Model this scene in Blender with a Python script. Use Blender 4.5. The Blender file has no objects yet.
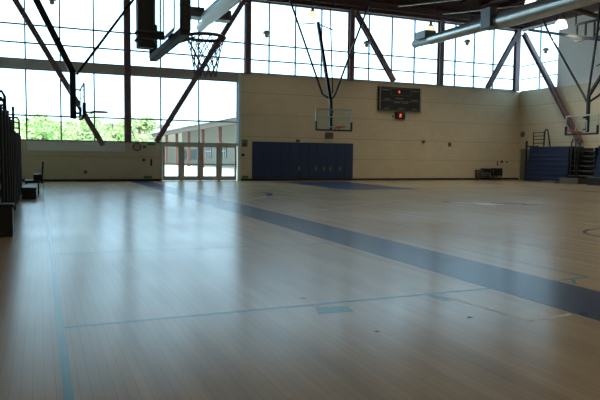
import bpy, math, random
from mathutils import Vector, Matrix
rnd = random.Random(7)
C = bpy.context.scene.collection
sc = bpy.context.scene

# ------------------------------------------------------------------ helpers
class MB:
    """collects simple solids; build() links them as ONE mesh object"""
    def __init__(self): self.v = []; self.f = []; self.m = []; self.mi = 0; self.sm = []
    def _add(self, vs, fs, smooth=False):
        b = len(self.v); self.v += [tuple(p) for p in vs]
        for f in fs: self.f.append([b + i for i in f]); self.m.append(self.mi); self.sm.append(smooth)
        return self
    def box(self, x0, y0, z0, x1, y1, z1):
        x0, x1 = min(x0, x1), max(x0, x1); y0, y1 = min(y0, y1), max(y0, y1); z0, z1 = min(z0, z1), max(z0, z1)
        vs = [(x0,y0,z0),(x1,y0,z0),(x1,y1,z0),(x0,y1,z0),(x0,y0,z1),(x1,y0,z1),(x1,y1,z1),(x0,y1,z1)]
        return self._add(vs, [(0,3,2,1),(4,5,6,7),(0,1,5,4),(1,2,6,5),(2,3,7,6),(3,0,4,7)])
    def frame(self, p, q, up=(0,0,1)):
        d = (Vector(q) - Vector(p)).normalized(); u = Vector(up)
        if abs(d.dot(u)) > .98: u = Vector((0,1,0))
        s = d.cross(u).normalized(); return d, s, s.cross(d).normalized()
    def bar(self, p, q, w, h, up=(0,0,1)):
        p, q = Vector(p), Vector(q); d, s, t = self.frame(p, q, up); s *= w/2; t *= h/2
        vs = [p-s-t, p+s-t, p+s+t, p-s+t, q-s-t, q+s-t, q+s+t, q-s+t]
        return self._add(vs, [(0,1,2,3),(7,6,5,4),(0,4,5,1),(1,5,6,2),(2,6,7,3),(3,7,4,0)])
    def ibeam(self, p, q, w, h, tf, tw, up=(0,0,1)):
        p, q = Vector(p), Vector(q); d, s, t = self.frame(p, q, up)
        self.bar(p + t*(h/2-tf/2), q + t*(h/2-tf/2), w, tf, up); self.bar(p - t*(h/2-tf/2), q - t*(h/2-tf/2), w, tf, up)
        return self.bar(p, q, tw, h-2*tf, up)
    def tube(self, pts, r, n=10, caps=True, r2=None):
        pts = [Vector(p) for p in pts]; vs = []; k = len(pts)
        d0, s, t = self.frame(pts[0], pts[1])
        for i, p in enumerate(pts):
            d = (pts[min(i+1, k-1)] - pts[max(i-1, 0)]).normalized()
            s = (s - d*s.dot(d)).normalized(); t = d.cross(s)
            rr = r if r2 is None else r + (r2-r)*i/(k-1)
            for j in range(n):
                a = 2*math.pi*j/n; vs.append(p + s*math.cos(a)*rr + t*math.sin(a)*rr)
        fs = [(i*n+j, i*n+(j+1)%n, (i+1)*n+(j+1)%n, (i+1)*n+j) for i in range(k-1) for j in range(n)]
        self._add(vs, fs, True)
        if caps: self._add(vs[:n], [tuple(range(n))[::-1]]); self._add(vs[-n:], [tuple(range(n))])
        return self
    def lathe(self, c, prof, n=20, axis=(0,0,1)):
        a = Vector(axis).normalized(); u = Vector((1,0,0)) if abs(a.x) < .9 else Vector((0,1,0))
        s = a.cross(u).normalized(); t = a.cross(s); c = Vector(c); vs = []
        for r, z in prof:
            for j in range(n):
                g = 2*math.pi*j/n; vs.append(c + a*z + s*r*math.cos(g) + t*r*math.sin(g))
        fs = [(i*n+j, i*n+(j+1)%n, (i+1)*n+(j+1)%n, (i+1)*n+j) for i in range(len(prof)-1) for j in range(n)]
        return self._add(vs, fs, True)
    def torus(self, c, R, r, axis=(0,0,1), n=28, m=8):
        a = Vector(axis).normalized(); u = Vector((1,0,0)) if abs(a.x) < .9 else Vector((0,1,0))
        s = a.cross(u).normalized(); t = a.cross(s); c = Vector(c); vs = []
        for i in range(n):
            g = 2*math.pi*i/n; e = s*math.cos(g) + t*math.sin(g)
            for j in range(m):
                b = 2*math.pi*j/m; vs.append(c + e*(R + r*math.cos(b)) + a*r*math.sin(b))
        fs = [(i*m+j, ((i+1)%n)*m+j, ((i+1)%n)*m+(j+1)%m, i*m+(j+1)%m) for i in range(n) for j in range(m)]
        return self._add(vs, fs, True)
    def poly(self, pts, z, th=0.002):
        n = len(pts); vs = [(x,y,z) for x,y in pts] + [(x,y,z+th) for x,y in pts]
        a = sum(pts[i][0]*pts[(i+1)%n][1]-pts[(i+1)%n][0]*pts[i][1] for i in range(n))
        top = tuple(range(n, 2*n)) if a > 0 else tuple(range(2*n-1, n-1, -1))
        return self._add(vs, [top])
    def prism(self, pts, y0, y1):
        """profile in XZ pushed along Y"""
        n = len(pts); vs = [(x,y0,z) for x,z in pts] + [(x,y1,z) for x,z in pts]
        fs = [tuple(range(n)), tuple(range(2*n-1, n-1, -1))] + [(i, n+i, n+(i+1)%n, (i+1)%n) for i in range(n)]
        return self._add(vs, fs)
    def build(self, name, mats, parent=None, bevel=0):
        me = bpy.data.meshes.new(name); o = bpy.data.objects.new(name, me)
        off = Vector((0,0,0))
        p = parent
        while p is not None: off += Vector(p.location); p = p.parent
        me.from_pydata([tuple(Vector(v) - off) for v in self.v], [], self.f)
        mats = mats if isinstance(mats, (list, tuple)) else [mats]
        for m in mats: me.materials.append(m)
        me.polygons.foreach_set('material_index', self.m); me.polygons.foreach_set('use_smooth', self.sm)
        me.update()
        C.objects.link(o)
        if parent is not None: o.parent = parent
        if bevel:
            b = o.modifiers.new('bevel', 'BEVEL'); b.width = bevel; b.segments = 2; b.limit_method = 'ANGLE'
        return o

def tag(o, label=None, cat=None, group=None, kind=None):
    if label: o['label'] = label
    if cat: o['category'] = cat
    if group: o['group'] = group
    if kind: o['kind'] = kind
    return o
def thing(name, loc, label, cat, group=None):
    o = bpy.data.objects.new(name, None); C.objects.link(o); o.location = loc; o.empty_display_size = .1
    return tag(o, label, cat, group)
def struct(name, mb, mat, parent=None, bevel=0):
    o = mb.build(name, mat, parent, bevel)
    if parent is None: o['kind'] = 'structure'
    return o

# ------------------------------------------------------------------ materials
def mat(name, col, rough=.6, metal=0, spec=.5, noise=0, nscale=8, emit=None, estr=0, bump=0):
    m = bpy.data.materials.new(name); m.use_nodes = True; nt = m.node_tree; b = nt.nodes['Principled BSDF']
    b.inputs['Base Color'].default_value = (*col, 1); b.inputs['Roughness'].default_value = rough
    b.inputs['Metallic'].default_value = metal; b.inputs['Specular IOR Level'].default_value = spec
    if noise or bump:
        tc = nt.nodes.new('ShaderNodeTexCoord'); n = nt.nodes.new('ShaderNodeTexNoise')
        n.inputs['Scale'].default_value = nscale; n.inputs['Detail'].default_value = 4
        nt.links.new(tc.outputs['Object'], n.inputs['Vector'])
        if noise:
            r = nt.nodes.new('ShaderNodeMapRange'); r.inputs['To Min'].default_value = 1-noise; r.inputs['To Max'].default_value = 1+noise
            nt.links.new(n.outputs['Fac'], r.inputs['Value'])
            x = nt.nodes.new('ShaderNodeVectorMath'); x.operation = 'SCALE'; x.inputs[0].default_value = col
            nt.links.new(r.outputs['Result'], x.inputs['Scale']); nt.links.new(x.outputs['Vector'], b.inputs['Base Color'])
        if bump:
            bp = nt.nodes.new('ShaderNodeBump'); bp.inputs['Strength'].default_value = bump; bp.inputs['Distance'].default_value = .01
            nt.links.new(n.outputs['Fac'], bp.inputs['Height']); nt.links.new(bp.outputs['Normal'], b.inputs['Normal'])
    if emit:
        b.inputs['Emission Color'].default_value = (*emit, 1); b.inputs['Emission Strength'].default_value = estr
    return m

def glass_mat(name, tint, ior=1.3, rough=.02):
    m = bpy.data.materials.new(name); m.use_nodes = True; nt = m.node_tree; nt.nodes.clear()
    o = nt.nodes.new('ShaderNodeOutputMaterial'); t = nt.nodes.new('ShaderNodeBsdfTransparent'); g = nt.nodes.new('ShaderNodeBsdfGlossy')
    mx = nt.nodes.new('ShaderNodeMixShader'); fr = nt.nodes.new('ShaderNodeFresnel'); fr.inputs['IOR'].default_value = ior
    t.inputs['Color'].default_value = (*tint, 1); g.inputs['Roughness'].default_value = rough
    ge = nt.nodes.new('ShaderNodeNewGeometry'); iv = nt.nodes.new('ShaderNodeMath'); iv.operation = 'SUBTRACT'; iv.inputs[0].default_value = 1
    ml = nt.nodes.new('ShaderNodeMath'); ml.operation = 'MULTIPLY'          # only the entry face reflects
    nt.links.new(ge.outputs['Backfacing'], iv.inputs[1]); nt.links.new(iv.outputs[0], ml.inputs[0]); nt.links.new(fr.outputs[0], ml.inputs[1])
    nt.links.new(ml.outputs[0], mx.inputs[0]); nt.links.new(t.outputs[0], mx.inputs[1]); nt.links.new(g.outputs[0], mx.inputs[2])
    nt.links.new(mx.outputs[0], o.inputs[0]); return m

def wood_floor(name):
    m = bpy.data.materials.new(name); m.use_nodes = True; nt = m.node_tree; b = nt.nodes['Principled BSDF']; N = nt.nodes.new; L = nt.links.new
    tc = N('ShaderNodeTexCoord'); mp = N('ShaderNodeMapping'); mp.inputs['Rotation'].default_value = (0, 0, math.pi/2)
    L(tc.outputs['Object'], mp.inputs['Vector'])
    br = N('ShaderNodeTexBrick'); br.inputs['Scale'].default_value = 1; br.inputs['Brick Width'].default_value = 1.3; br.inputs['Row Height'].default_value = .065
    br.inputs['Mortar Size'].default_value = .0014; br.inputs['Bias'].default_value = 0
    br.inputs['Color1'].default_value = (*FLOOR_A, 1); br.inputs['Color2'].default_value = (*FLOOR_B, 1); br.inputs['Mortar'].default_value = (.25, .195, .13, 1)
    L(mp.outputs[0], br.inputs['Vector'])
    mp2 = N('ShaderNodeMapping'); mp2.inputs['Scale'].default_value = (3, .25, 1); L(tc.outputs['Object'], mp2.inputs['Vector'])
    n1 = N('ShaderNodeTexNoise'); n1.inputs['Scale'].default_value = 1.4; n1.inputs['Detail'].default_value = 6; L(mp2.outputs[0], n1.inputs['Vector'])
    n2 = N('ShaderNodeTexNoise'); n2.inputs['Scale'].default_value = .35; n2.inputs['Detail'].default_value = 5; L(tc.outputs['Object'], n2.inputs['Vector'])
    r1 = N('ShaderNodeMapRange'); r1.inputs['From Min'].default_value = .3; r1.inputs['From Max'].default_value = .7; r1.inputs['To Min'].default_value = .82; r1.inputs['To Max'].default_value = 1.14
    L(n1.outputs['Fac'], r1.inputs['Value'])
    x = N('ShaderNodeVectorMath'); x.operation = 'SCALE'; L(br.outputs['Color'], x.inputs[0]); L(r1.outputs[0], x.inputs['Scale'])
    L(x.outputs['Vector'], b.inputs['Base Color'])
    r2 = N('ShaderNodeMapRange'); r2.inputs['From Min'].default_value = .3; r2.inputs['From Max'].default_value = .7; r2.inputs['To Min'].default_value = FL_R0; r2.inputs['To Max'].default_value = FL_R1
    L(n2.outputs['Fac'], r2.inputs['Value']); L(r2.outputs[0], b.inputs['Roughness'])
    b.inputs['Specular IOR Level'].default_value = FL_SPEC
    n3 = N('ShaderNodeTexNoise'); n3.inputs['Scale'].default_value = 2.5; n3.inputs['Detail'].default_value = 3; L(mp2.outputs[0], n3.inputs['Vector'])
    bp = N('ShaderNodeBump'); bp.inputs['Strength'].default_value = .012; bp.inputs['Distance'].default_value = .02
    L(n3.outputs['Fac'], bp.inputs['Height']); L(bp.outputs[0], b.inputs['Normal'])
    return m

def panel_wall(name, col, joint, period=1.3, base=.03, brick=.2):
    """painted block wall: courses of blocks and a recessed joint every 1.3 m"""
    m = bpy.data.materials.new(name); m.use_nodes = True; nt = m.node_tree; b = nt.nodes['Principled BSDF']; N = nt.nodes.new; L = nt.links.new
    tc = N('ShaderNodeTexCoord'); sp = N('ShaderNodeSeparateXYZ'); L(tc.outputs['Object'], sp.inputs[0])
    ad = N('ShaderNodeMath'); ad.operation = 'SUBTRACT'; L(sp.outputs['Z'], ad.inputs[0]); ad.inputs[1].default_value = base - .018
    md = N('ShaderNodeMath'); md.operation = 'MODULO'; L(ad.outputs[0], md.inputs[0]); md.inputs[1].default_value = period
    lt = N('ShaderNodeMath'); lt.operation = 'LESS_THAN'; L(md.outputs[0], lt.inputs[0]); lt.inputs[1].default_value = .036
    sum_ = N('ShaderNodeMath'); L(sp.outputs['X'], sum_.inputs[0]); L(sp.outputs['Y'], sum_.inputs[1])
    cb = N('ShaderNodeCombineXYZ'); L(sum_.outputs[0], cb.inputs['X']); L(sp.outputs['Z'], cb.inputs['Y'])
    br = N('ShaderNodeTexBrick'); br.inputs['Scale'].default_value = 1; br.inputs['Brick Width'].default_value = brick*2; br.inputs['Row Height'].default_value = brick
    br.inputs['Mortar Size'].default_value = .006; br.inputs['Color1'].default_value = (*col, 1)
    br.inputs['Color2'].default_value = (*[c*.95 for c in col], 1); br.inputs['Mortar'].default_value = (*[c*.8 for c in col], 1)
    L(cb.outputs[0], br.inputs['Vector'])
    n = N('ShaderNodeTexNoise'); n.inputs['Scale'].default_value = .6; n.inputs['Detail'].default_value = 5; L(tc.outputs['Object'], n.inputs['Vector'])
    r = N('ShaderNodeMapRange'); r.inputs['To Min'].default_value = .9; r.inputs['To Max'].default_value = 1.1; L(n.outputs['Fac'], r.inputs['Value'])
    x = N('ShaderNodeVectorMath'); x.operation = 'SCALE'; L(br.outputs['Color'], x.inputs[0]); L(r.outputs[0], x.inputs['Scale'])
    mx = N('ShaderNodeMix'); mx.data_type = 'RGBA'; L(lt.outputs[0], mx.inputs['Factor']); L(x.outputs['Vector'], mx.inputs['A']); mx.inputs['B'].default_value = (*joint, 1)
    L(mx.outputs['Result'], b.inputs['Base Color']); b.inputs['Roughness'].default_value = .75; b.inputs['Specular IOR Level'].default_value = .2
    return m

# --- tuning numbers
FLOOR_A, FLOOR_B = (.44, .34, .215), (.415, .318, .195)
FL_R0, FL_R1, FL_SPEC = .20, .27, .15
SKY, SKY_COL = 3.5, (.52, .80, 1.0)
EXPOSURE = 0.12

M = {}
M['floor'] = wood_floor('maple_boards')
M['wall'] = panel_wall('tan_block', (.70, .62, .45), (.50, .44, .31))
M['wall_up'] = mat('pale_plaster', (.80, .76, .70), .8, noise=.04, nscale=1)
M['wall_plain'] = mat('tan_paint', (.66, .59, .47), .8, noise=.05, nscale=1)
M['dark_base'] = mat('black_vinyl', (.012, .012, .014), .5)
M['steel'] = mat('maroon_steel', (.20, .125, .13), .5, noise=.12, nscale=3)
M['beam'] = mat('grey_green_sill', (.50, .48, .44), .6, noise=.06)
M['mullion'] = mat('grey_aluminium', (.20, .24, .28), .4, metal=.3)
M['doorframe'] = mat('bronze_grey_aluminium', (.52, .50, .45), .45, metal=.2)
M['daylit_post'] = mat('daylit_white_post', (.62, .76, .80), .5)  # white post; the bluish daylight on it is put into the colour
M['glass'] = glass_mat('window_glass', (.96, .98, .98))
M['board_glass'] = glass_mat('backboard_glass', (.90, .96, .98), ior=1.12)
M['deck'] = mat('dark_roof_deck', (.10, .055, .048), .8, noise=.15, nscale=2)
M['joist'] = mat('dark_red_joist', (.11, .055, .05), .6, noise=.1)
M['black'] = mat('black_steel', (.014, .018, .022), .42)
M['blackpad'] = mat('black_padding', (.010, .014, .02), .5, bump=.1)
M['navypad'] = mat('navy_padding', (.012, .02, .05), .5)
M['pad'] = mat('navy_vinyl', (.020, .050, .135), .5, noise=.08, nscale=3)
M['silver'] = mat('galvanised_duct', (.55, .59, .58), .32, metal=.7, noise=.1, nscale=4)
M['silver_dull'] = mat('dull_duct', (.22, .24, .24), .5, metal=.5, noise=.1)
M['white_frame'] = mat('pale_frame', (.55, .60, .60), .4)
M['orange'] = mat('red_orange_rim', (.62, .12, .05), .45)
M['rim_backlit'] = mat('backlit_red_rim', (.10, .035, .04), .4)  # red rim, its backlit silhouette darkness put into the colour
M['net'] = mat('backlit_net_cord', (.16, .17, .24), .8)  # net cord coloured dark and bluish to stand in for backlighting
M['lampmetal'] = mat('lamp_housing', (.35, .31, .22), .45, metal=.2)
M['bulb'] = mat('lit_bulb', (1, .95, .85), .5, emit=(1, .95, .82), estr=3)
M['bulb_dim'] = mat('lit_bulb_small', (1, .8, .6), .5, emit=(1, .86, .60), estr=1.0)
M['score'] = mat('scoreboard_black', (.014, .015, .014), .5)
M['score_edge'] = mat('scoreboard_edge', (.17, .17, .155), .5)
M['digit'] = mat('red_led', (.6, .05, .02), .5, emit=(1, .10, .03), estr=2.2)
M['digit_off'] = mat('grey_lettering', (.2, .2, .18), .6)
M['blue_bleach'] = mat('blue_bleacher', (.016, .038, .11), .5, noise=.08)
M['bleach_grey'] = mat('grey_step_boards', (.16, .155, .14), .6, noise=.1)
M['bleach_dark'] = mat('dark_bleacher_board', (.014, .020, .026), .55, noise=.1)
M['green'] = mat('green_sign', (.10, .24, .12), .6)
M['clock'] = mat('clock_face', (.55, .53, .46), .5)
M['band'] = mat('pale_board', (.82, .84, .80), .7, noise=.03)
M['greydoor'] = mat('grey_green_door', (.16, .16, .125), .5)
M['smallgrey'] = mat('grey_plastic', (.10, .095, .085), .6)
M['pinkbulb'] = mat('pinkish_glass', (.70, .55, .48), .3)
M['tagc'] = mat('pale_tag', (.16, .15, .14), .6)
M['stripe'] = mat('navy_floor_paint', (.03, .048, .13), .24, spec=.10, noise=.12, nscale=1.5)
M['teal'] = mat('teal_floor_paint', (.07, .25, .29), .25, spec=.2, noise=.15, nscale=3)
M['keyblue'] = mat('blue_key_paint', (.035, .055, .13), .3, spec=.10, noise=.1, nscale=2)
M['whiteline'] = mat('worn_white_paint', (.66, .60, .50), .3, spec=.35, noise=.1, nscale=3)
M['faint'] = mat('worn_dark_line', (.20, .16, .11), .3, spec=.35)
M['speck'] = mat('scuff', (.05, .04, .035), .6)
M['concrete'] = mat('pale_concrete', (.72, .70, .66), .8, noise=.05, nscale=.5)
M['brick'] = mat('red_brick_column', (.17, .08, .06), .8, noise=.1)
M['beige'] = mat('beige_wall_outside', (.27, .25, .19), .8, noise=.06)
M['roofwhite'] = mat('white_roof', (.55, .57, .56), .6)
M['fascia'] = mat('brown_fascia', (.16, .12, .09), .7)
M['bluewin'] = mat('blue_window', (.06, .09, .11), .2)
M['bark'] = mat('bark', (.12, .08, .05), .9, noise=.2)
M['leaf'] = mat('leaf_green', (.44, .58, .20), .6, noise=.35, nscale=1.5)
M['leaf2'] = mat('leaf_light_green', (.55, .64, .30), .6, noise=.35, nscale=1.5)

# ------------------------------------------------------------------ dimensions (metres)
YB, XL, XR, YF = 35.25, -2.35, 31.85, -9.0
COLX = [-2.2, 4.46, 11.33, 18.14, 24.9, 31.4]
Z_SILL, Z_BEAM, Z_TOP, Z_EAVE, Z_DECK = 2.13, 5.87, 6.29, 10.62, 12.3
XD0, XD1 = 6.33, 10.80          # door opening

# ------------------------------------------------------------------ floor with its painted marks
f = MB(); f.box(XL-.3, YF-.3, -.3, XR+.3, YB+.3, 0)
def line(p, q, w, mi, z=.0006):
    p, q = Vector((*p, 0)), Vector((*q, 0)); d = (q-p).normalized(); s = Vector((-d.y, d.x, 0))*w/2
    f.mi = mi; f.poly([(p-s)[:2], (q-s)[:2], (q+s)[:2], (p+s)[:2]], z, .0004)
f.mi = 1; f.poly([(4.50, YF), (5.52, YF), (5.52, YB-.3), (4.50, YB-.3)], .0006, .0004)
f.mi = 3; f.poly([(12.3, 24.45), (16.35, 24.45), (16.6, 33.0), (12.9, 33.0)], .0006, .0004)
line((.13, YF), (.13, 34.0), .055, 2)
line((.16, 5.30), (4.49, 5.33), .05, 2)
line((.16, 9.35), (4.49, 9.1), .045, 2)
f.mi = 2; f.poly([(2.29, 4.98), (2.63, 4.95), (2.66, 5.16), (2.36, 5.21)], .0008, .0004)
f.mi = 2; f.poly([(3.66, 5.02), (3.80, 5.0), (3.74, 5.32), (3.66, 5.32)], .0008, .0004)
line((6.06, 9.6), (6.09, 5.46), .04, 2); line((6.11, 5.46), (5.53, 5.41), .04, 2)
line((5.60, 5.2), (5.78, 5.4), .04, 2)
line((3.80, 5.2), (3.93, 4.1), .05, 4); line((3.93, 4.1), (4.45, 4.17), .05, 4)
line((7.02, 13.5), (7.60, 6.4), .035, 5); line((8.3, 15.0), (8.9, 6.0), .03, 5); line((10.9, 22), (11.3, 9), .03, 5)
line((5.6, 14.2), (10.5, 17.4), .03, 5)
line((24.9, 31.2), (23.0, 19.6), .14, 1)
def arc(cx, cy, r, a0, a1, w, mi):
    n = 18
    for i in range(n):
        a, b = a0+(a1-a0)*i/n, a0+(a1-a0)*(i+1)/n
        line((cx+r*math.cos(a), cy+r*math.sin(a)), (cx+r*math.cos(b), cy+r*math.sin(b)), w, mi, .0008)
arc(10.75, 8.1, 1.25, math.radians(60), math.radians(300), .07, 1)
hk = [(6.4, 19.5), (7.12, 20.36), (7.61, 21.11), (8.01, 21.94), (8.25, 22.7), (8.22, 23.2), (7.95, 23.2)]
for k, (a, b) in enumerate(zip(hk[:-1], hk[1:])): line(a, b, .08 if k < 2 else .2, 5 if k < 2 else 1)
# worn centre mark: pale and blue brush-like strokes
for pts, mi in (([(12.3, 16.7), (12.6, 16.0), (12.95, 15.15), (13.05, 15.5), (12.8, 16.3), (12.5, 16.8)], 4),
                ([(12.7, 15.9), (13.4, 15.3), (13.55, 15.6), (13.0, 16.3)], 4),
                ([(13.3, 15.9), (14.3, 15.3), (14.45, 15.6), (13.6, 16.2)], 1),
                ([(14.0, 15.2), (14.9, 14.7), (14.95, 14.9), (14.2, 15.5)], 1),
                ([(12.2, 16.9), (14.2, 16.0), (14.25, 16.1), (12.3, 17.05)], 1)):
    f.mi = mi; f.poly(pts, .0006, .0004)
for x, y in ((-.34, 13.4), (-.08, 9.6), (-.48, 9.2), (-.72, 9.6), (.55, 12.6), (2.4, 5.6), (2.5, 4.3), (3.5, 4.4), (1.5, 11), (.2, 23.5)):
    f.mi = 6; r = .014 + .01*rnd.random(); f.poly([(x-r*1.6, y-r), (x+r*1.6, y-r*1.4), (x+r*1.4, y+r), (x-r, y+r*1.3)], .0008, .0004)
struct('floor', f, [M['floor'], M['stripe'], M['teal'], M['keyblue'], M['whiteline'], M['faint'], M['speck']])

# ------------------------------------------------------------------ walls
w = MB()
w.box(10.82, YB, 0, XR+.3, YB+.3, Z_TOP)                       # tan wall right of the doors
w.box(XL-.3, YB, 0, XD0, YB+.3, Z_SILL)                        # low wall under the tall windows
struct('wall_back', w, M['wall'])
w = MB(); w.mi = 0; w.box(XR, YF, 0, XR+.3, YB, Z_TOP)
w.mi = 1; w.box(XR, YF, Z_TOP, XR+.3, 31.75, Z_DECK); w.box(XR, 31.75, Z_EAVE, XR+.3, YB+.3, Z_DECK)
struct('wall_right', w, [M['wall'], M['wall_up']])
struct('wall_left', MB().box(XL-.3, YF, 0, XL, YB, Z_DECK), M['wall_plain'])
struct('wall_rear', MB().box(XL-.3, YF-.3, 0, XR+.3, YF, Z_DECK), M['wall_plain'])
struct('wall_back_upper', MB().box(XL-.3, YB, Z_EAVE+.3, XR+.3, YB+.3, Z_DECK), M['deck'])
b = MB(); b.box(XL, YB-.02, 0, XD0-.05, YB, .12); b.box(10.98, YB-.02, 0, XR, YB, .12)
struct('baseboard_back', b, M['dark_base'])
struct('baseboard_right', MB().box(XR-.02, YF, 0, XR, YB-.02, .12), M['dark_base'])
b = MB(); b.box(XL-.3, YF-.3, Z_DECK, XR+.3, YB+.3, Z_DECK+.2)
b.mi = 1
for x in [XL + 1.7*i for i in range(1, 21)]:
    if x < XR: b.ibeam((x, YF, Z_DECK-.16), (x, YB, Z_DECK-.16), .16, .30, .02, .03)
struct('ceiling', b, [M['deck'], M['joist']])
# steel: columns, girders, eave beam, window-head sill beam
for x in COLX: struct('column', MB().ibeam((x, YB-.12, Z_SILL if x < 11 else Z_TOP), (x, YB-.12, Z_EAVE+.1), .34, .34, .04, .05, up=(0,1,0)), M['steel'])
struct('column', MB().ibeam((XR-.1, 26.4, Z_TOP), (XR-.1, 26.4, Z_EAVE), .16, .3, .03, .04, up=(0,1,0)), M['steel'])
e = MB(); e.ibeam((XL, YB-.1, Z_EAVE+.35), (XR, YB-.1, Z_EAVE+.35), .34, .70, .05, .06); e.box(XL, YB, Z_EAVE, XR, YB+.3, Z_EAVE+.32)
struct('beam_eave', e, M['joist'])
struct('beam_eave_right', MB().ibeam((XR-.2, YF, Z_EAVE+.3), (XR-.2, YB-.3, Z_EAVE+.3), .34, .6, .05, .06), M['joist'])
for y in (22.6, 14.0, 1.2):
    struct('beam_girder', MB().ibeam((XL, y, Z_EAVE+.95), (XR, y, Z_EAVE+.95), .35, .75, .05, .05), M['joist'])
struct('trim_1', MB().box(XL, YB-.05, Z_BEAM, 10.82, YB+.3, Z_TOP), M['beam'])
struct('trim_2', MB().box(10.82, YB-.06, Z_TOP-.001, XR-.3, YB+.3, Z_TOP+.07), M['beam'])
struct('trim_3', MB().box(10.78, YB-.09, 0, 10.95, YB-.001, Z_TOP), M['daylit_post'])

# ------------------------------------------------------------------ windows (frame + pane), one per bay
MULL = [-.63, 1.05, 2.74, 6.3, 8.47, 12.75, 14.45, 16.2, 19.55, 21.25, 22.97, 26.25, 27.84, 29.5]
wn = 0
def window(x0, x1, z0, z1, zs, ms):
    global wn; wn += 1
    y = YB + .12; m = MB(); t = .075
    m.box(x0, y-.06, z0, x1, y+.06, z0+t); m.box(x0, y-.06, z1-t, x1, y+.06, z1)
    m.box(x0, y-.06, z0+t, x0+t, y+.06, z1-t); m.box(x1-t, y-.06, z0+t, x1, y+.06, z1-t)
    for z in zs: m.box(x0+t, y-.05, z-t/2, x1-t, y+.05, z+t/2)
    for x in ms: m.box(x-t/2, y-.055, z0+t, x+t/2, y+.055, z1-t)
    o = struct('window_%d' % wn, m, M['mullion'])
    MB().box(x0+.01, y-.006, z0+.01, x1-.01, y+.006, z1-.01).build('pane', M['glass'], o)
xs = [XL] + COLX[1:5] + [XR]
for a, b_ in zip(xs[:-1], xs[1:]):
    window(a, b_, Z_TOP+.07 if a > 11 else Z_TOP, Z_EAVE, (7.17, 8.1), [x for x in MULL if a+.3 < x < b_-.3])
for a, b_ in ((XL, 4.46), (4.46, 10.80)):
    window(a, b_, Z_SILL if b_ < 5 else Z_SILL+.0, Z_BEAM, (3.45,), [x for x in MULL if a+.3 < x < b_-.3])
# corner window in the right wall
wn += 1; x = XR + .12; m = MB()
m.box(x-.06, 31.75, Z_TOP, x+.06, YB-.01, Z_TOP+.06); m.box(x-.06, 31.75, Z_EAVE-.06, x+.06, YB-.01, Z_EAVE)
m.box(x-.06, 31.75, Z_TOP+.06, x+.06, 31.82, Z_EAVE-.06)
for z in (7.17, 8.1): m.box(x-.05, 31.82, z-.03, x+.05, YB-.01, z+.03)
m.box(x-.055, 33.45, Z_TOP+.06, x+.055, 33.51, Z_EAVE-.06)
o = struct('window_%d' % wn, m, M['mullion']); MB().box(x-.006, 31.76, Z_TOP+.01, x+.006, YB-.02, Z_EAVE-.01).build('pane', M['glass'], o)

# ------------------------------------------------------------------ glazed doors
LW = (XD1-.02 - XD0) / 4
m = MB(); m.box(XD0-.07, YB-.02, 0, XD0+.03, YB+.2, 2.2); m.box(XD0-.07, YB-.03, 2.06, 10.78, YB+.2, Z_SILL+.05)
for i in (1, 2, 3): m.box(XD0+LW*i-.05, YB, 0, XD0+LW*i+.05, YB+.2, 2.06)
struct('trim_4', m, M['doorframe'])
for i in range(4):
    a, b_ = XD0+LW*i+.055, XD0+LW*(i+1)-.055; y = YB+.08; s = .12
    m = MB(); m.box(a, y-.03, .02, b_, y+.03, .27); m.box(a, y-.03, 1.95, b_, y+.03, 2.055)
    m.box(a, y-.03, .27, a+s, y+.03, 1.95); m.box(b_-s, y-.03, .27, b_, y+.03, 1.95)
    o = struct('door_%d' % (i+1), m, M['doorframe'])
    MB().box(a+s-.005, y-.006, .235, b_-s+.005, y+.006, 1.975).build('pane', M['glass'], o)
    MB().box(a+s*.4, y-.09, .92, b_-s*.4, y-.032, .99).build('push_bar', M['doorframe'], o)
# grey door in the right wall
m = MB(); m.box(XR-.05, 33.2, .0, XR-.001, 34.95, 2.2)
o = struct('door_5', m, M['greydoor']); MB().box(XR-.09, 33.4, .95, XR-.05, 33.55, 1.05).build('door_handle', M['silver_dull'], o)
for a, b_ in ((33.2, 33.3), (34.85, 34.95)): MB().box(XR-.08, a, 0, XR-.051, b_, 2.2).build('door_frame', M['doorframe'], o)

# ------------------------------------------------------------------ diagonal steel braces
def brace(p, q, wd, label):
    o = MB().ibeam(p, q, wd, wd, .03, .05, up=(0,1,0)).build('diagonal_brace', M['steel'])
    tag(o, label, 'brace')
yb = YB - .46
brace((-1.75, yb, 10.4), (3.12, yb, 1.95), .26, 'dark maroon steel brace crossing the tall left window, foot right of the far edge-on hoop')
brace((11.0, yb, 10.45), (5.95, yb, 2.2), .26, 'dark steel brace passing behind the nearest hoop and ending left of the glass doors')
brace((18.25, yb, 10.5), (21.1, yb, 6.38), .28, 'maroon steel brace sloping down to the top of the scoreboard')
brace((31.2, yb, 10.5), (28.6, yb, 6.36), .28, 'maroon steel brace leaning left from the corner column, in the far right window')
xq = XR - .3
brace((xq, 34.7, 10.3), (xq, 29.3, 2.52), .28, 'long maroon steel brace on the right wall, running down behind the right hoop')

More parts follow.
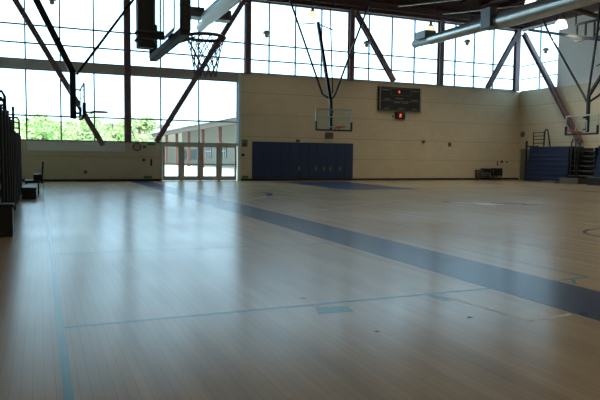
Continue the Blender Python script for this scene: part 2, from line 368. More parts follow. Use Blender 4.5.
# ------------------------------------------------------------------ basketball hoops
def hoop(tagl, ctr, face, width, zb, zt, rim_off, rim_z, rim_r, edge, edge_r, pad, pad_t, rimmat, mast_w, mast, rods, arms, padh=.46, target=True, net=False):
    fx, fy = face; F = Vector((fx, fy, 0)); S = Vector((-fy, fx, 0)); c = Vector((*ctr, 0)); U = Vector((0,0,1))
    root = thing('basketball_hoop', (ctr[0], ctr[1], zb), tagl, 'basketball hoop')
    def P(s, fwd, z): return c + S*s + F*fwd + U*z
    hw = width/2
    g = MB(); g.bar(P(0, 0, zb+.02), P(0, 0, zt-.02), width-.04, .02, up=F); bb = g.build('backboard', M['board_glass'], root)
    fr = MB()
    for a, b_ in ((P(-hw, 0, zb), P(-hw, 0, zt)), (P(hw, 0, zb), P(hw, 0, zt)), (P(-hw, 0, zt), P(hw, 0, zt)), (P(-hw, 0, zb), P(hw, 0, zb))):
        fr.bar(a, b_, edge_r, edge_r, up=F)
    fr.build('board_frame', edge, bb)
    if target:
        t = MB(); tw, th, z0 = width*.167, .46*width/1.83, zb+.16
        for a, b_ in ((P(-tw, .02, z0), P(-tw, .02, z0+th)), (P(tw, .02, z0), P(tw, .02, z0+th)), (P(-tw, .02, z0+th), P(tw, .02, z0+th)), (P(-tw, .02, z0), P(tw, .02, z0))):
            t.bar(a, b_, .05, .008, up=F)
        t.build('target_square', M['white_frame'], bb)
    p = MB(); p.bar(P(-hw-.02, 0, zb-.01), P(hw+.02, 0, zb-.01), pad_t, pad_t*.8, up=U)
    for s in (-1, 1): p.bar(P(s*(hw+.0), 0, zb-.01), P(s*(hw+.0), 0, zb+padh), pad_t*.8, pad_t, up=F)
    p.build('edge_padding', pad, root, bevel=.012)
    # rim with its bracket, net
    rc = P(0, rim_off, rim_z)
    r = MB(); r.torus(rc, rim_r, .024); r.bar(P(0, .03, rim_z-.03), P(0, rim_off-rim_r+.01, rim_z-.015), .22, .05)
    for s in (-.1, .1): r.tube([P(s, .04, rim_z-.14), P(s*.9, rim_off-rim_r*.6, rim_z-.02)], .012, 6)
    ro = r.build('rim', rimmat, root)
    n = MB(); K = 12; H = rim_r*2.0; lv = 5
    for k in range(K if net else 0):
        for sgn in (1, -1):
            pts = []
            for i in range(lv+1):
                a = 2*math.pi*(k + sgn*i*.5)/K; rr = rim_r*(1 - .45*(i/lv)**.7)
                pts.append(rc + Vector((math.cos(a)*rr, math.sin(a)*rr, -.01 - H*i/lv)))
            n.tube(pts, .0065*rim_r/.24, 5)
    if net: n.build('net', M['net'], ro)
    ms = MB()
    for a, b_ in mast: ms.bar(a, b_, mast_w, mast_w, up=F)
    ms.build('mast', M['black'], root, bevel=.01)
    for a, b_, d in arms: MB().bar(a, b_, d, d).build('arm', M['black'], root)
    for pts, rr in rods: MB().tube(pts, rr, 8).build('brace_rod', M['black'], root)
    return root
# nearest hoop, board edge towards the camera, rim to the right
X0, Y0 = 1.65, 8.73
hp = hoop('nearest basketball hoop at top left, black padded board seen from behind its edge, net hanging',
     (X0, Y0), (1, 0), 2.30, 2.93, 4.2, .54, 3.09, .27, M['black'], .06, M['blackpad'], .12, M['rim_backlit'], .21,
     [((1.345, Y0, 2.87), (1.345, Y0, 9.5))],
     [([(1.25, Y0-.12, 4.3), (.3, Y0-2.0, 9.9)], .035), ([(1.25, Y0+.12, 4.3), (.3, Y0+2.0, 9.9)], .035)],
     [((1.45, Y0, 3.06), (1.60, Y0, 3.06), .1), ((1.45, Y0, 4.0), (1.60, Y0, 4.0), .1)], padh=.5, net=True)
bd = MB()
for z in (2.98, 3.08): bd.box(1.22, Y0-.13, z-.012, 1.47, Y0+.13, z+.012)
bd.build('cable_wrap', M['smallgrey'], hp)
# far left hoop, edge-on
X0, Y0 = 1.37, 22.8
hoop('far left basketball hoop seen exactly edge-on against the tall window',
     (X0, Y0), (1, 0), 2.1, 2.72, 3.76, .58, 2.92, .26, M['white_frame'], .05, M['navypad'], .11, M['rim_backlit'], .2,
     [((1.07, Y0, 2.66), (1.07, Y0, 4.3)), ((1.07, Y0, 4.25), (-.25, Y0, 7.0)), ((-.25, Y0, 7.0), (-1.9, Y0, 10.4))],
     [([(1.2, Y0, 4.17), (3.11, Y0, 6.89), (5.6, Y0, 10.5)], .045)],
     [((1.12, Y0, 2.85), (1.34, Y0, 2.85), .07), ((1.12, Y0, 3.65), (1.34, Y0, 3.65), .05)], padh=.42)
# hoop in front of the navy wall pads
X0, Y0 = 13.57, 28.0
hoop('middle basketball hoop facing the camera above the navy wall pads',
     (X0, Y0), (0, -1), 1.97, 2.80, 3.82, .72, 2.93, .26, M['white_frame'], .05, M['navypad'], .10, M['orange'], .15,
     [((13.5, Y0+.25, 2.85), (13.5, Y0+.25, 4.2)), ((13.5, Y0+.25, 4.15), (13.55, Y0+2.06, 8.5))],
     [([(13.4, Y0+.3, 4.4), (13.1, Y0+.4, 4.60), (11.35, Y0+.4, 8.9), (10.8, Y0+.4, 10.5)], .05),
      ([(13.6, Y0+.3, 4.4), (13.8, Y0+.4, 4.62), (15.7, Y0+.4, 9.4), (16.3, Y0+.4, 10.5)], .05),
      ([(13.9, Y0+.9, 4.7), (13.75, Y0+1.0, 9.0), (13.9, Y0+1.0, 9.0), (13.9, Y0+1.0, 11.0)], .035),
      ([(11.95, Y0+.45, 7.95), (13.3, Y0+1.9, 8.4)], .03), ([(13.6, Y0+1.9, 8.35), (13.9, Y0+1.0, 7.95)], .03)],
     [((13.5, Y0+.08, 3.0), (13.5, Y0+.3, 3.0), .12), ((13.5, Y0+.06, 3.7), (13.5, Y0+.3, 3.7), .1)], padh=.42)
# right hoop in front of the bleachers
X0, Y0 = 26.0, 24.15
hoop('right basketball hoop in front of the retracted blue bleachers',
     (X0, Y0), (-1, 0), 2.05, 2.80, 3.76, .6, 2.92, .26, M['white_frame'], .06, M['navypad'], .11, M['orange'], .14,
     [((26.2, 23.95, 2.9), (26.2, 23.95, 4.8)), ((26.2, 23.95, 4.75), (27.7, 23.0, 8.0)), ((27.7, 23.0, 8.0), (28.8, 22.3, 10.6))],
     [([(26.15, 24.0, 4.45), (26.2, 24.3, 4.85), (26.9, 27.6, 8.7), (27.2, 28.9, 10.5)], .06),
      ([(26.2, 24.0, 4.75), (26.6, 23.95, 8.0), (26.8, 23.9, 10.6)], .06),
      ([(26.2, 23.9, 4.45), (26.4, 23.2, 4.9), (27.0, 21.0, 7.5), (27.6, 19.3, 10.5)], .06),
      ([(26.6, 23.9, 6.3), (27.0, 22.9, 6.8)], .03)],
     [((26.05, 24.1, 3.0), (26.25, 24.0, 3.0), .12), ((26.05, 24.1, 3.65), (26.25, 24.0, 3.65), .1)], padh=.42)
# pipe truss that carries the right hoop
t = thing('roof_truss', (27.8, 30.0, 9.3), 'black steel lattice truss under the roof at the upper right, above the right hoop', 'truss')
MB().bar((28, 30.3, 9.43), (28, 24.0, 7.67), .16, .16).build('sloping_chord', M['black'], t)
MB().bar((28, 26.7, 9.06), (28, 22.0, 9.02), .11, .11).build('top_chord', M['black'], t)
MB().bar((28, 26.7, 8.15), (28, 22.0, 8.05), .10, .10).build('bottom_chord', M['black'], t)
for y, z in ((26.6, 8.5), (26.0, 8.35), (25.4, 8.1), (24.0, 8.1), (22.6, 8.1)): MB().bar((28, y, z), (28, y, 9.03), .08, .08).build('post', M['black'], t)
for a, b_ in ((25.4, 24.7), (24.0, 23.3)): MB().bar((28, a, 8.15), (28, b_, 9.0), .06, .06).build('web_bar', M['black'], t)
MB().bar((28, 26.7, 9.0), (28, 26.7, Z_DECK-.3), .06, .06).build('hanger', M['black'], t)
o = MB().bar((20.1, 23.2, 9.3), (30.6, 26.1, 9.3), .18, .2).build('roof_bar', M['joist']); tag(o, 'dark bar under the roof crossing in front of the thick silver duct', 'roof bar')
# ------------------------------------------------------------------ wall pads
t = thing('wall_pad', (15.1, YB-.06, .1), 'wide navy blue padding on the tan wall behind the middle hoop', 'wall pad')
n = 11; pw = (18.45-11.68)/n
for i in range(n): MB().box(11.68+pw*i+.004, YB-.07, .125, 11.68+pw*(i+1)-.004, YB-.001, 2.34).build('panel', M['pad'], t, bevel=.015)
for px in (14.7, 15.85, 16.42, 16.85, 17.5): MB().box(px-.07, YB-.085, .62, px+.07, YB-.069, .86).build('tag', M['tagc'], t)

# ------------------------------------------------------------------ scoreboard, shot clock and small wall fittings
t = thing('scoreboard', (21.8, YB-.1, 4.52), 'large black scoreboard high on the tan back wall, left of the corner', 'scoreboard')
MB().box(20.2, YB-.2, 4.53, 23.30, YB-.001, 6.06).build('case', M['score'], t, bevel=.01)
m = MB()
for a in ((20.2, 4.53, 23.38, 4.57), (20.2, 6.02, 23.38, 6.06), (20.2, 4.53, 20.32, 6.06), (23.34, 4.53, 23.38, 6.06), (20.32, 5.14, 23.34, 5.17)): m.box(a[0], YB-.215, a[1], a[2], YB-.2, a[3])
m.build('trim_strip', M['score_edge'], t)
m = MB()
for a in ((21.05, 5.52, 22.6, 5.54), (21.05, 5.95, 22.6, 5.97), (21.05, 5.52, 21.07, 5.97), (22.58, 5.52, 22.6, 5.97)): m.box(a[0], YB-.215, a[1], a[2], YB-.2, a[3])
m.build('clock_border', M['score_edge'], t)
for x0, x1, z in ((20.4, 20.95, 5.82), (22.68, 23.22, 5.82), (20.6, 21.0, 5.22), (21.4, 22.0, 5.3), (22.6, 23.1, 5.22), (21.3, 21.75, 5.03), (21.9, 22.4, 5.03), (20.6, 20.95, 4.64), (21.65, 22.1, 4.64), (22.7, 23.05, 4.64)):
    MB().box(x0, YB-.212, z, x1, YB-.2, z+.07).build('lettering', M['digit_off'], t)
def digit(x, z, wd, hg, segs, parent, y):
    m = MB(); k = .22*wd
    S = dict(a=(0,hg-k,wd,hg), b=(wd-k,hg/2,wd,hg), c=(wd-k,0,wd,hg/2), d=(0,0,wd,k), e=(0,0,k,hg/2), f=(0,hg/2,k,hg), g=(0,hg/2-k/2,wd,hg/2+k/2))
    for s in segs: q = S[s]; m.box(x+q[0], y-.01, z+q[1], x+q[2], y, z+q[3])
    m.build('lit_digit', M['digit'], parent)
digit(21.64, 5.66, .09, .17, 'bcfg', t, YB-.2)
t = thing('shot_clock', (21.85, YB-.1, 4.0), 'small black clock box with red digit below the scoreboard', 'shot clock')
MB().box(21.5, YB-.16, 4.0, 22.22, YB-.001, 4.46).build('case', M['score'], t, bevel=.01)
MB().box(21.3, YB-.08, 4.12, 21.38, YB-.001, 4.24).build('horn', M['smallgrey'], t)
digit(21.78, 4.14, .12, .2, 'abged', t, YB-.16)

t = thing('wall_clock', (4.96, YB-.05, 1.9), 'round wall clock under the window sill left of the glass doors', 'clock')
MB().lathe((4.96, YB-.001, 1.9), [(.23, 0), (.23, .06), (.18, .07), (.17, .05)], 24, (0,-1,0)).build('rim', M['smallgrey'], t)
MB().lathe((4.96, YB-.001, 1.9), [(.175, .045), (.001, .045)], 24, (0,-1,0)).build('face', M['clock'], t)
m = MB(); m.bar((4.96, YB-.05, 1.9), (5.02, YB-.05, 1.98), .015, .006, up=(0,1,0)); m.bar((4.96, YB-.05, 1.9), (4.90, YB-.05, 2.02), .01, .006, up=(0,1,0)); m.build('hand', M['black'], t)
def plate(name, x0, z0, x1, z1, d, mt, label, cat):
    o = MB().box(x0, YB-d, z0, x1, YB-.001, z1).build(name, mt, None, bevel=.006); tag(o, label, cat); return o
plate('wall_board', -.62, 1.63, 4.32, 2.11, .03, M['band'], 'long pale board on the low wall just under the left window sill', 'board')
plate('sign', 5.55, 2.0, 5.98, 2.12, .02, M['green'], 'green sign plate at the sill, upper left corner of the glass doors', 'sign')
plate('sign', 5.32, .14, 5.78, .3, .02, M['green'], 'green sign plate near the floor left of the glass doors', 'sign')
plate('sign', 11.02, 2.28, 11.4, 2.44, .02, M['green'], 'green sign plate at pad-top height between doors and navy pads', 'sign')
plate('sign', 11.05, .14, 11.45, .3, .02, M['green'], 'green sign plate near the floor between doors and navy pads', 'sign')
plate('notice', 11.05, 2.02, 11.38, 2.27, .012, M['smallgrey'], 'grey notice under the upper green sign beside the navy pads', 'notice')
plate('alarm_box', 5.28, 1.85, 5.46, 1.98, .05, M['smallgrey'], 'small grey alarm box right of the wall clock', 'alarm')
plate('thermostat', 5.24, 1.10, 5.40, 1.26, .04, M['smallgrey'], 'small square switch plate on the low wall below the alarm box', 'switch')
plate('handset', 5.68, .86, 5.78, 1.24, .06, M['black'], 'narrow black upright fitting on the wall left of the glass doors', 'wall fitting')
plate('switch_box', 11.02, 1.46, 11.2, 1.6, .06, M['black'], 'tiny black box on the wall right of the glass doors', 'switch')
plate('outlet_box', 2.15, .42, 2.32, .58, .04, M['smallgrey'], 'small socket box low on the wall under the left window', 'socket')
plate('speaker_box', 16.5, 2.62, 16.98, 2.99, .14, M['smallgrey'], 'small square grey box on the wall just under the middle hoop', 'speaker')
plate('sensor_box', 14.5, 2.36, 14.75, 2.52, .06, M['smallgrey'], 'small box on the wall at the top edge of the navy pads', 'wall fitting')
plate('bracket', 23.66, 2.46, 23.86, 2.66, .08, M['smallgrey'], 'small dark bracket on the tan wall below the scoreboard, left of a pair', 'bracket')
plate('bracket', 25.8, 2.3, 25.98, 2.55, .08, M['smallgrey'], 'small grey bracket on the tan wall below the scoreboard, right of a pair', 'bracket')
plate('switch', 30.02, 1.0, 30.12, 1.32, .04, M['tagc'], 'narrow pale switch on the back wall above the black cabinet', 'switch')
plate('switch', 30.36, 1.2, 30.54, 1.36, .05, M['black'], 'black wall switch near the right corner of the back wall', 'switch')
plate('switch', 30.85, 1.2, 31.0, 1.32, .04, M['smallgrey'], 'grey switch plate nearest the right corner of the back wall', 'switch')
o = MB().lathe((XR-.001, 34.75, 3.25), [(.2, 0), (.2, .06), (.001, .09)], 18, (-1,0,0)).build('alarm_bell', M['smallgrey']); tag(o, 'round grey bell high on the right wall by the corner', 'bell')

# bench and cabinet at the foot of the back wall, far right
t = thing('bench', (28.7, YB-.4, 0), 'low grey bench with dark top against the back wall at right', 'bench')
MB().box(28.05, YB-.6, .62, 29.35, YB-.08, .7).build('top', M['smallgrey'], t); MB().box(28.35, YB-.62, .55, 29.1, YB-.3, .8).build('box', M['black'], t)
for x in (28.1, 29.25):
    for y in (YB-.58, YB-.15): MB().box(x, y, 0, x+.06, y+.06, .62).build('leg', M['smallgrey'], t)
MB().box(28.1, YB-.56, .2, 29.3, YB-.1, .25).build('shelf', M['smallgrey'], t)
t = thing('cabinet', (29.75, YB-.4, 0), 'small black wheeled cabinet beside the bench at the back wall', 'cabinet')
MB().box(29.45, YB-.6, .3, 30.05, YB-.08, .82).build('body', M['black'], t, bevel=.01)
for x in (29.5, 29.95):
    for y in (YB-.55, YB-.15): MB().tube([(x-.02, y, .06), (x+.03, y, .06)], .06, 10).build('wheel', M['smallgrey'], t)
for x in (29.5, 29.97):
    for y in (YB-.55, YB-.15): MB().box(x-.015, y-.015, .06, x+.03, y+.015, .3).build('caster_post', M['smallgrey'], t)

# ------------------------------------------------------------------ right-hand bleachers
def bank(y0, y1, label, xf=30.35, rows=8, top=2.3):
    t = thing('bleacher', (xf, (y0+y1)/2, 0), label, 'bleacher', 'retracted bleachers on the right wall')
    for i in range(rows):
        z0, z1 = top*i/rows, top*(i+1)/rows; xo = xf + .045*i
        m = MB(); m.box(xo, y0, z0+.012, XR-.08, y1, z1-.045); m.build('riser', M['blue_bleach'], t)
        MB().box(xo-.05, y0, z1-.045, XR-.08, y1, z1+.012-.001).build('seat_board', M['blue_bleach'], t, bevel=.012)
    return t
bank(29.25, 32.75, 'closed blue bleacher section nearest the corner with folded rail on top')
bank(18.0, 27.15, 'closed blue bleacher section at the right edge beyond the black stair unit')
t = thing('bleacher_stair', (30.3, 28.2, 0), 'open black stair section with grey steps between the blue bleachers, under the right hoop', 'stairs')
for i in range(7):
    z = .30*i
    MB().box(30.35+.1*i, 27.25, z+.17, XR-.1, 29.15, z+.21).build('step', M['bleach_grey'], t)
    MB().box(30.75+.05*i, 27.25, z+.0, 30.8+.05*i, 29.15, z+.165).build('riser', M['black'], t)
for y in (27.2, 28.5, 29.2): MB().box(30.45, y-.03, 0, XR-.1, y+.03, 2.2).build('upright', M['black'], t)
for y in (28.62, 28.95): MB().tube([(30.42, y, .3), (30.42, y, 2.55), (30.55, y-.0, 2.75), (30.75, y, 2.7), (30.8, y, 2.1)], .045, 8).build('handrail', M['black'], t)
t = thing('guard_rail', (30.9, 32.0, 2.32), 'black metal guard rail standing on top of the corner end of the blue bleachers', 'rail')
for y in (32.6, 31.65): MB().tube([(30.8, y, 2.33), (30.8, y, 3.3)], .035, 8).build('post', M['black'], t)
for z in (2.55, 2.8, 3.03, 3.25): MB().tube([(30.8, 32.6, z), (30.8, 31.65, z)], .028, 8).build('bar', M['black'], t)
MB().tube([(30.75, 31.6, 2.33), (30.75, 31.55, 3.3), (30.75, 31.45, 3.45), (30.75, 31.3, 3.4), (30.75, 31.2, 3.0), (30.75, 31.05, 2.33)], .05, 8).build('end_loop', M['black'], t)
t = thing('end_panel', (30.6, 32.85, 0), 'tall thin black end frame on the corner side of the blue bleachers', 'frame')
MB().box(30.4, 32.80, 0, 30.5, 32.9, 2.7).build('post', M['black'], t); MB().box(31.4, 32.80, 0, 31.5, 32.9, 2.4).build('post', M['black'], t)
MB().box(30.5, 32.82, 1.2, 31.4, 32.88, 1.28).build('bar', M['black'], t); MB().box(30.5, 32.82, 2.3, 31.4, 32.88, 2.38).build('bar', M['black'], t)
# loose step pieces at the foot of the stairs
t = thing('step_unit', (29.9, 28.4, 0), 'pale grey step unit pulled out on the floor at the foot of the black stairs', 'steps')
MB().box(29.6, 27.6, .03, 30.28, 29.0, .30).build('riser', M['bleach_grey'], t, bevel=.01); MB().box(29.55, 27.55, .301, 30.28, 29.05, .345).build('tread', M['tagc'], t)
o = MB().box(29.3, 29.2, 0, 30.1, 30.2, .10).build('floor_mat', M['bleach_grey']); tag(o, 'low grey mat on the floor left of the pale step unit', 'mat')
t = thing('storage_box', (29.3, 26.2, 0), 'black box on the floor at the right edge before the blue bleachers', 'box')
MB().box(29.4, 25.7, 0, 30.1, 26.75, .42).build('body', M['black'], t, bevel=.015); MB().box(29.37, 25.67, .42, 30.13, 26.78, .47).build('lid', M['smallgrey'], t, bevel=.01)

# ------------------------------------------------------------------ left-hand bleachers (seen along their front)
def left_bank(y0, y1, label, top, rows):
    t = thing('bleacher', (-.9, (y0+y1)/2, 0), label, 'bleacher', 'retracted bleachers on the left wall')
    for i in range(rows):
        z0, z1 = top*i/rows, top*(i+1)/rows; xo = -.70 - .006*i
        MB().box(XL+.1, y0, z0+.02, xo-.05, y1, z1-.06).build('riser', M['bleach_dark'], t)
        MB().box(XL+.1, y0-.02, z1-.06, xo, y1+.02, z1).build('seat_board', M['bleach_dark'], t, bevel=.012)
        y = y0+.35
        while y < y1-.2: MB().bar((xo-.03, y, z0+.03), (xo+.05, y+.05, z1-.065), .03, .05).build('bracket', M['blackpad'], t); y += .7
    y = y0+.2
    while y < y1: MB().tube([(-.615, y, .06), (-.63, y, top+.05)], .03, 8).build('upright', M['black'], t); y += 1.15
    return t
left_bank(11.9, 17.0, 'nearest dark retracted bleacher section at the left edge of the picture', 2.2, 8)
left_bank(17.3, 24.1, 'farther dark retracted bleacher section at left, behind the low black platform', 1.98, 8)
def rail(y, x0, x1, z0, z1, qs, r_, label):
    t = thing('guard_rail', (x0, y, z0), label, 'rail')
    MB().tube([(x0, y, z0), (x0, y, z1-.08), (x0+.04, y, z1), (x1-.06, y, z1), (x1-.01, y, z1-.1), (x1, y, z0)], r_, 8).build('loop', M['black'], t)
    for q in qs: MB().tube([(x0, y, q), (x1, y, q)], r_*.8, 8).build('bar', M['black'], t)
rail(14.05, -1.05, -.64, 2.21, 2.68, (2.34, 2.5), .03, 'black rail loop highest at the left edge, on the nearest dark bleachers')
rail(15.4, -1.15, -.72, 2.21, 2.66, (2.34, 2.5), .03, 'second black rail loop just right of and lower than the highest one, left edge')
rail(24.0, -1.02, -.66, 1.99, 2.70, (2.15, 2.33, 2.52), .03, 'black ladder-like guard rail against the left window on the farther dark bleachers')
for p, q, lab in (((-.62, 17.15, 0), (-.61, 17.15, 2.60), 'slanted black pole at the left bleachers, just left of the ladder-like rail'), ((-.8, 17.15, 0), (-.73, 17.15, 2.50), 'shorter black pole just left of the slanted pole at the left bleachers')):
    o = MB().bar(p, q, .06, .06).build('pole', M['black']); tag(o, lab, 'pole')
# black platform at the near end and pulled-out low platforms
t = thing('step_box', (-.9, 12.3, 0), 'big black box at the foot of the nearest left bleachers', 'box')
MB().box(-1.7, 11.55, 0, -.45, 11.86, .50).build('body', M['black'], t, bevel=.012); MB().box(-1.72, 11.53, .50, -.43, 11.87, .56).build('lid', M['bleach_dark'], t, bevel=.01)
t = thing('platform', (-.3, 22.5, 0), 'low black platform pulled out on the floor at the end of the left bleachers', 'platform')
MB().box(-.56, 21.3, 0, -.14, 23.6, .30).build('body', M['black'], t, bevel=.012); MB().box(-.57, 21.28, .30, -.12, 23.62, .36).build('tread', M['bleach_dark'], t, bevel=.01)
t = thing('folded_chair', (-.2, 24.6, 0), 'dark low seat with upright post standing just behind the low black platform', 'seat')
MB().box(-.52, 24.2, .38, -.02, 25.0, .48).build('seat', M['bleach_dark'], t, bevel=.01); MB().box(-.24, 24.3, .481, .02, 24.9, .70).build('side_box', M['bleach_dark'], t, bevel=.01)
MB().bar((.03, 24.6, .35), (.09, 24.6, 1.15), .06, .12, up=(0,1,0)).build('post', M['black'], t)
for x in (-.49, -.08):
    for y in (24.25, 24.92): MB().box(x-.025, y-.025, 0, x+.025, y+.025, .38).build('leg', M['black'], t)

# ------------------------------------------------------------------ ducts
t = thing('air_duct', (20.6, 25, 8.2), 'long round silver air duct under the roof at upper right with damper end', 'air duct')
MB().tube([(20.5, 29.9, 8.16), (20.5, 25.0, 8.12)], .28, 24, r2=.32).build('pipe', M['silver'], t)
MB().tube([(20.5, 24.0, 8.08), (20.5, 5.0, 8.08)], .40, 28).build('main_pipe', M['silver'], t)
MB().tube([(20.5, 25.0, 8.12), (20.5, 24.0, 8.08)], .36, 28).build('reducer', M['silver_dull'], t)
MB().box(20.0, 24.3, 7.8, 20.4, 25.0, 8.75).build('junction_box', M['silver_dull'], t, bevel=.02)
MB().box(20.1, 29.9, 8.25, 20.85, 30.9, 8.68).build('damper_box', M['silver_dull'], t, bevel=.02)
MB().tube([(20.5, 31.5, 8.16), (20.5, 29.6, 8.10)], .2, 20).build('end_nozzle', M['white_frame'], t)
MB().torus((20.5, 31.5, 8.16), .2, .025, axis=(0,1,0)).build('end_ring', M['silver_dull'], t)
for y in (29.6, 26.5, 20.5, 15.5): MB().tube([(20.5, y, 8.3), (20.5, y, Z_DECK-.2)], .015, 6).build('hanger', M['smallgrey'], t)
t = thing('air_duct', (7.7, 25, 8.2), 'pale air duct coming down from the top of the picture right of the nearest hoop', 'air duct')
MB().tube([(7.5, 29.4, 8.05), (7.5, 16.0, 8.05)], .34, 24).build('pipe', M['white_frame'], t)
MB().tube([(7.5, 31.0, 7.85), (7.5, 29.0, 7.95)], .2, 20).build('end_nozzle', M['white_frame'], t)
MB().box(6.55, 29.5, 8.05, 7.35, 30.3, 8.5).build('damper_box', M['silver_dull'], t, bevel=.02)
MB().box(7.95, 29.2, 7.95, 8.6, 29.9, 8.42).build('side_box', M['silver_dull'], t, bevel=.02)
MB().lathe((6.55, 29.9, 8.28), [(.001, .16), (.14, .14), (.18, 0), (.14, -.05)], 14, (-1,0,0)).build('motor', M['lampmetal'], t)
for y in (29.0, 22.0): MB().tube([(7.7, y, 8.6), (7.7, y, Z_DECK-.2)], .015, 6).build('hanger', M['smallgrey'], t)

# ------------------------------------------------------------------ lamps and pipes
def high_bay(x, y, z, label, s=1, light=60, dim=False, group='hanging lamps under the roof'):
    t = thing('high_bay_lamp', (x, y, z), label, 'lamp', group)
    MB().lathe((x, y, z), [(.001, .66*s), (.12*s, .64*s), (.15*s, .36*s), (.24*s, .28*s), (.26*s, .2*s), (.2*s, .2*s)], 20).build('housing', M['lampmetal'], t)
    MB().lathe((x, y, z), [(.22*s, .21*s), (.33*s, .10*s), (.42*s, -.16*s), (.44*s, -.34*s), (.40*s, -.36*s), (.001, -.38*s)], 24).build('glowing_bell', M['bulb_dim' if dim else 'bulb'], t)
    top = Z_DECK - (.33 if min(abs(x - XL - 1.7*i) for i in range(1, 21)) < .12 else .02)
    MB().tube([(x, y, z+.6*s), (x, y, top)], .012, 6).build('rod', M['smallgrey'], t)
    if light:
        l = bpy.data.lights.new('lamp_light', 'SPOT'); l.energy = light; l.color = (1, .88, .68); l.shadow_soft_size = .25; l.spot_size = math.radians(150); l.spot_blend = .6
        o = bpy.data.objects.new('lamp_light', l); C.objects.link(o); o.parent = t; o.location = (0, 0, -.55*s)
LE = 420
high_bay(27.4, 27.2, 9.2, 'bright bell-shaped hanging lamp at upper right, nearest the right wall', .8, LE)
high_bay(22.7, 24.4, 9.25, 'bright hanging lamp at the top edge, just above the thick silver duct', 1, LE)
high_bay(21.5, 31.4, 9.15, 'yellowish hanging lamp in front of the window, just above the silver duct end', .62, LE*.4, True)
high_bay(13.65, 31.0, 9.15, 'yellowish hanging lamp near the top, above the middle hoop mast', .55, LE*.4, True)
for x, y in ((8, 12), (16, 12), (24, 12), (8, 3), (16, 3), (24, 3), (4, -4), (14, -4)):  # unseen lamps outside the view, added for warm ambient light
    high_bay(x, y, 9.3, 'unseen bell-shaped hanging lamp added as warm fill over the near half of the floor', 1, LE*.65, False, 'added fill lamps over the near half of the floor')
def pendant(x, y, z, label, s=1):
    t = thing('pendant_lamp', (x, y, z), label, 'lamp', 'small hanging fittings by the windows')
    MB().lathe((x, y, z), [(.05*s, .26*s), (.20*s, .18*s), (.22*s, .08*s), (.16*s, .06*s)], 16).build('cap', M['white_frame'], t)
    MB().lathe((x, y, z), [(.12*s, .08*s), (.11*s, -.10*s), (.001, -.16*s)], 14).build('bulb', M['pinkbulb'], t)
    MB().tube([(x, y, z+.25*s), (x, y, Z_DECK-.02)], .01, 6).build('rod', M['smallgrey'], t)
pendant(11.75, 33.0, 8.2, 'small hanging fitting left of the middle hoop, just right of a column')
pendant(25.4, 33.0, 8.85, 'small hanging fitting right of the silver duct end')
pendant(31.2, 32.2, 8.65, 'small hanging fitting in the corner window of the right wall')
pendant(.65, 33.0, 8.85, 'small hanging fitting cut by the top edge at far left')
pendant(18.3, 33.4, 8.25, 'small hanging fitting beside the maroon brace above the scoreboard')
def pipe(p, q, r, label, mt='silver'):
    o = MB().tube([p, q], r, 8).build('conduit', M[mt]); tag(o, label, 'pipe')
pipe((21.0, 34.2, 11.0), (23.7, 30.8, 11.0), .045, 'thin pale pipe under the roof, left of two slanting pipes at the top')
pipe((24.6, 34.6, 10.95), (27.8, 30.4, 10.95), .045, 'thin pale pipe under the roof, right of two slanting pipes, above the duct')
pipe((14.0, 34.4, 10.75), (31.3, 34.4, 10.75), .03, 'long thin grey pipe running along the roof edge beam', 'smallgrey')

# ------------------------------------------------------------------ outside
struct('ground', MB().box(-120, YB+.31, -.3, 160, 220, -.02), M['concrete'])
t = thing('canopy_building', (20, 80, 0), 'low outdoor building with white canopy roof and red brick columns seen through the doors', 'building')
for y in (55.5, 64, 72.5, 81, 89.5, 98, 106.5): MB().box(19.75, y-.2, -.02, 20.15, y+.2, 5.0).build('column', M['brick'], t)
MB().box(19.3, 48, 5.0, 20.0, 118, 5.55).build('fascia', M['fascia'], t)
MB().prism([(18.8, 5.56), (26.5, 7.4), (26.5, 7.7), (18.8, 6.1)], 47.5, 118.5).build('roof', M['roofwhite'], t)
MB().box(25, 48, -.02, 26.2, 118, 6.9).build('wall', M['beige'], t)
for y in (57, 66, 89, 97.5):
    m = MB(); m.box(24.9, y-1.8, 1.2, 24.999, y+1.8, 3.4); wq = m.build('window', M['bluewin'], t)
    m = MB()
    for k in (-1.8, -.6, .6, 1.8): m.box(24.84, y+k-.08, 1.2, 24.9, y+k+.08, 3.4)
    m.box(24.84, y-1.8, 2.2, 24.9, y+1.8, 2.35); m.build('window_bar', M['roofwhite'], wq)
MB().box(24.8, 101, .9, 24.89, 116, 2.6).build('window_band', M['bluewin'], t)
o = MB().box(2, 121, -.02, 40, 127, 7.5).build('far_building', M['beige']); tag(o, 'distant flat beige building behind the trees at the end of the canopy', 'building')

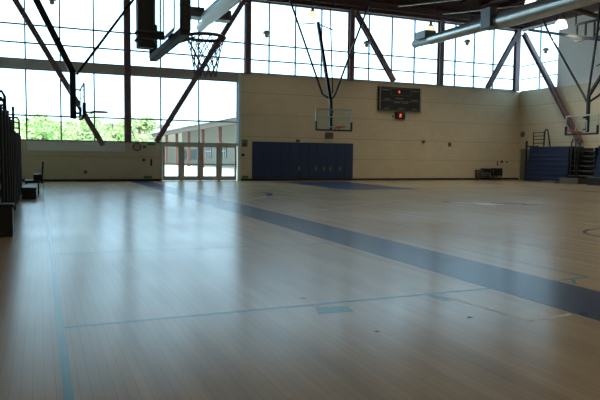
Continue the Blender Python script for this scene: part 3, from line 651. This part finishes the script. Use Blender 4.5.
def tree(x, y, h, r, mt, label, n=1500):
    t = thing('tree', (x, y, -.02), label, 'tree', 'trees outside the left windows')
    m = MB(); m.tube([(x, y, -.02), (x+.1, y, h*.45), (x-.1, y+.1, h*.75)], .2, 8, r2=.07)
    for k in range(6):
        a = rnd.random()*6.28; m.tube([(x, y, h*.35), (x+math.cos(a)*r*.6, y+math.sin(a)*r*.6, h*(.55+.3*rnd.random()))], .07, 6, r2=.02)
    m.build('trunk', M['bark'], t)
    m = MB(); blobs = []
    for k in range(16):
        a, q = rnd.random()*6.28, rnd.random()**.5; zz = rnd.random()
        blobs.append((x+math.cos(a)*q*r*.8, y+math.sin(a)*q*r*.8, h*(.22+.62*zz), r*(.28+.22*rnd.random())))
    for k in range(n):
        bx, by, bz, br = blobs[k % 16]
        d = Vector((rnd.gauss(0,1), rnd.gauss(0,1), rnd.gauss(0,1))).normalized()*br*(.55+.45*rnd.random())
        p = Vector((bx, by, max(bz, .6))) + d
        if p.z < .3: p.z = .3 + rnd.random()*.5
        u = Vector((rnd.gauss(0,1), rnd.gauss(0,1), rnd.gauss(0,1))).normalized(); v = u.orthogonal().normalized(); s = .16+.14*rnd.random()
        m._add([p-u*s, p+v*s*.5, p+u*s, p-v*s*.5], [(0,1,2,3)])
    m.build('foliage', M[mt], t)
tree(-3.2, 56, 5.3, 2.6, 'leaf2', 'light green leafy tree outside, half hidden by the left bleacher rail')
tree(.2, 63.5, 6.2, 2.8, 'leaf', 'bushy green tree outside below the far edge-on hoop, left of it')
tree(3.6, 58, 5.4, 2.6, 'leaf2', 'light green tree outside right of the far edge-on hoop')
tree(6.8, 64.5, 6.1, 2.4, 'leaf', 'green tree outside just left of the window column')
tree(8.6, 59, 5.4, 1.7, 'leaf2', 'green leafy tree outside right of the window column, before the canopy')
tree(-1.2, 74, 5.4, 3.2, 'leaf', 'taller tree outside in the second row at the far left', 1200)
tree(5.8, 82, 5.4, 3.2, 'leaf', 'tree outside in the second row behind the middle bushes', 1200)

# ------------------------------------------------------------------ light
wd = bpy.data.worlds.new('sky'); sc.world = wd; wd.use_nodes = True; bg = wd.node_tree.nodes['Background']
bg.inputs['Color'].default_value = (*SKY_COL, 1); bg.inputs['Strength'].default_value = SKY
s = bpy.data.lights.new('sun', 'SUN'); s.energy = 4.0; s.angle = math.radians(2); s.color = (1, .95, .85)
so = bpy.data.objects.new('sun', s); C.objects.link(so); so.rotation_euler = Vector((.35, .55, -.75)).to_track_quat('-Z', 'Y').to_euler(); so.location = (0, 0, 30)

# ------------------------------------------------------------------ camera
yaw, pitch, roll, F = .398072966, -.0682998829, .011198213, 617.4636
cy, sy, cp, sp, cr, sr = math.cos(yaw), math.sin(yaw), math.cos(pitch), math.sin(pitch), math.cos(roll), math.sin(roll)
fw = Vector((sy*cp, cy*cp, sp)); rt = Vector((cy, -sy, 0)); up = rt.cross(fw)
r2 = rt*cr + up*sr; u2 = -rt*sr + up*cr
cam = bpy.data.cameras.new('camera'); co = bpy.data.objects.new('camera', cam); C.objects.link(co)
co.matrix_world = Matrix(((r2.x, u2.x, -fw.x, 0), (r2.y, u2.y, -fw.y, 0), (r2.z, u2.z, -fw.z, 1.4), (0, 0, 0, 1)))
cam.sensor_width = 36; cam.lens = F*36/600; cam.clip_end = 600; cam.clip_start = .05
sc.camera = co
sc.view_settings.view_transform = 'Standard'; sc.view_settings.look = 'None'; sc.view_settings.gamma = 1; sc.view_settings.use_curve_mapping = False
sc.view_settings.exposure = EXPOSURE
sc.cycles.use_denoising = True; sc.cycles.max_bounces = 8; sc.cycles.diffuse_bounces = 5; sc.cycles.transparent_max_bounces = 16; sc.cycles.sample_clamp_indirect = 6
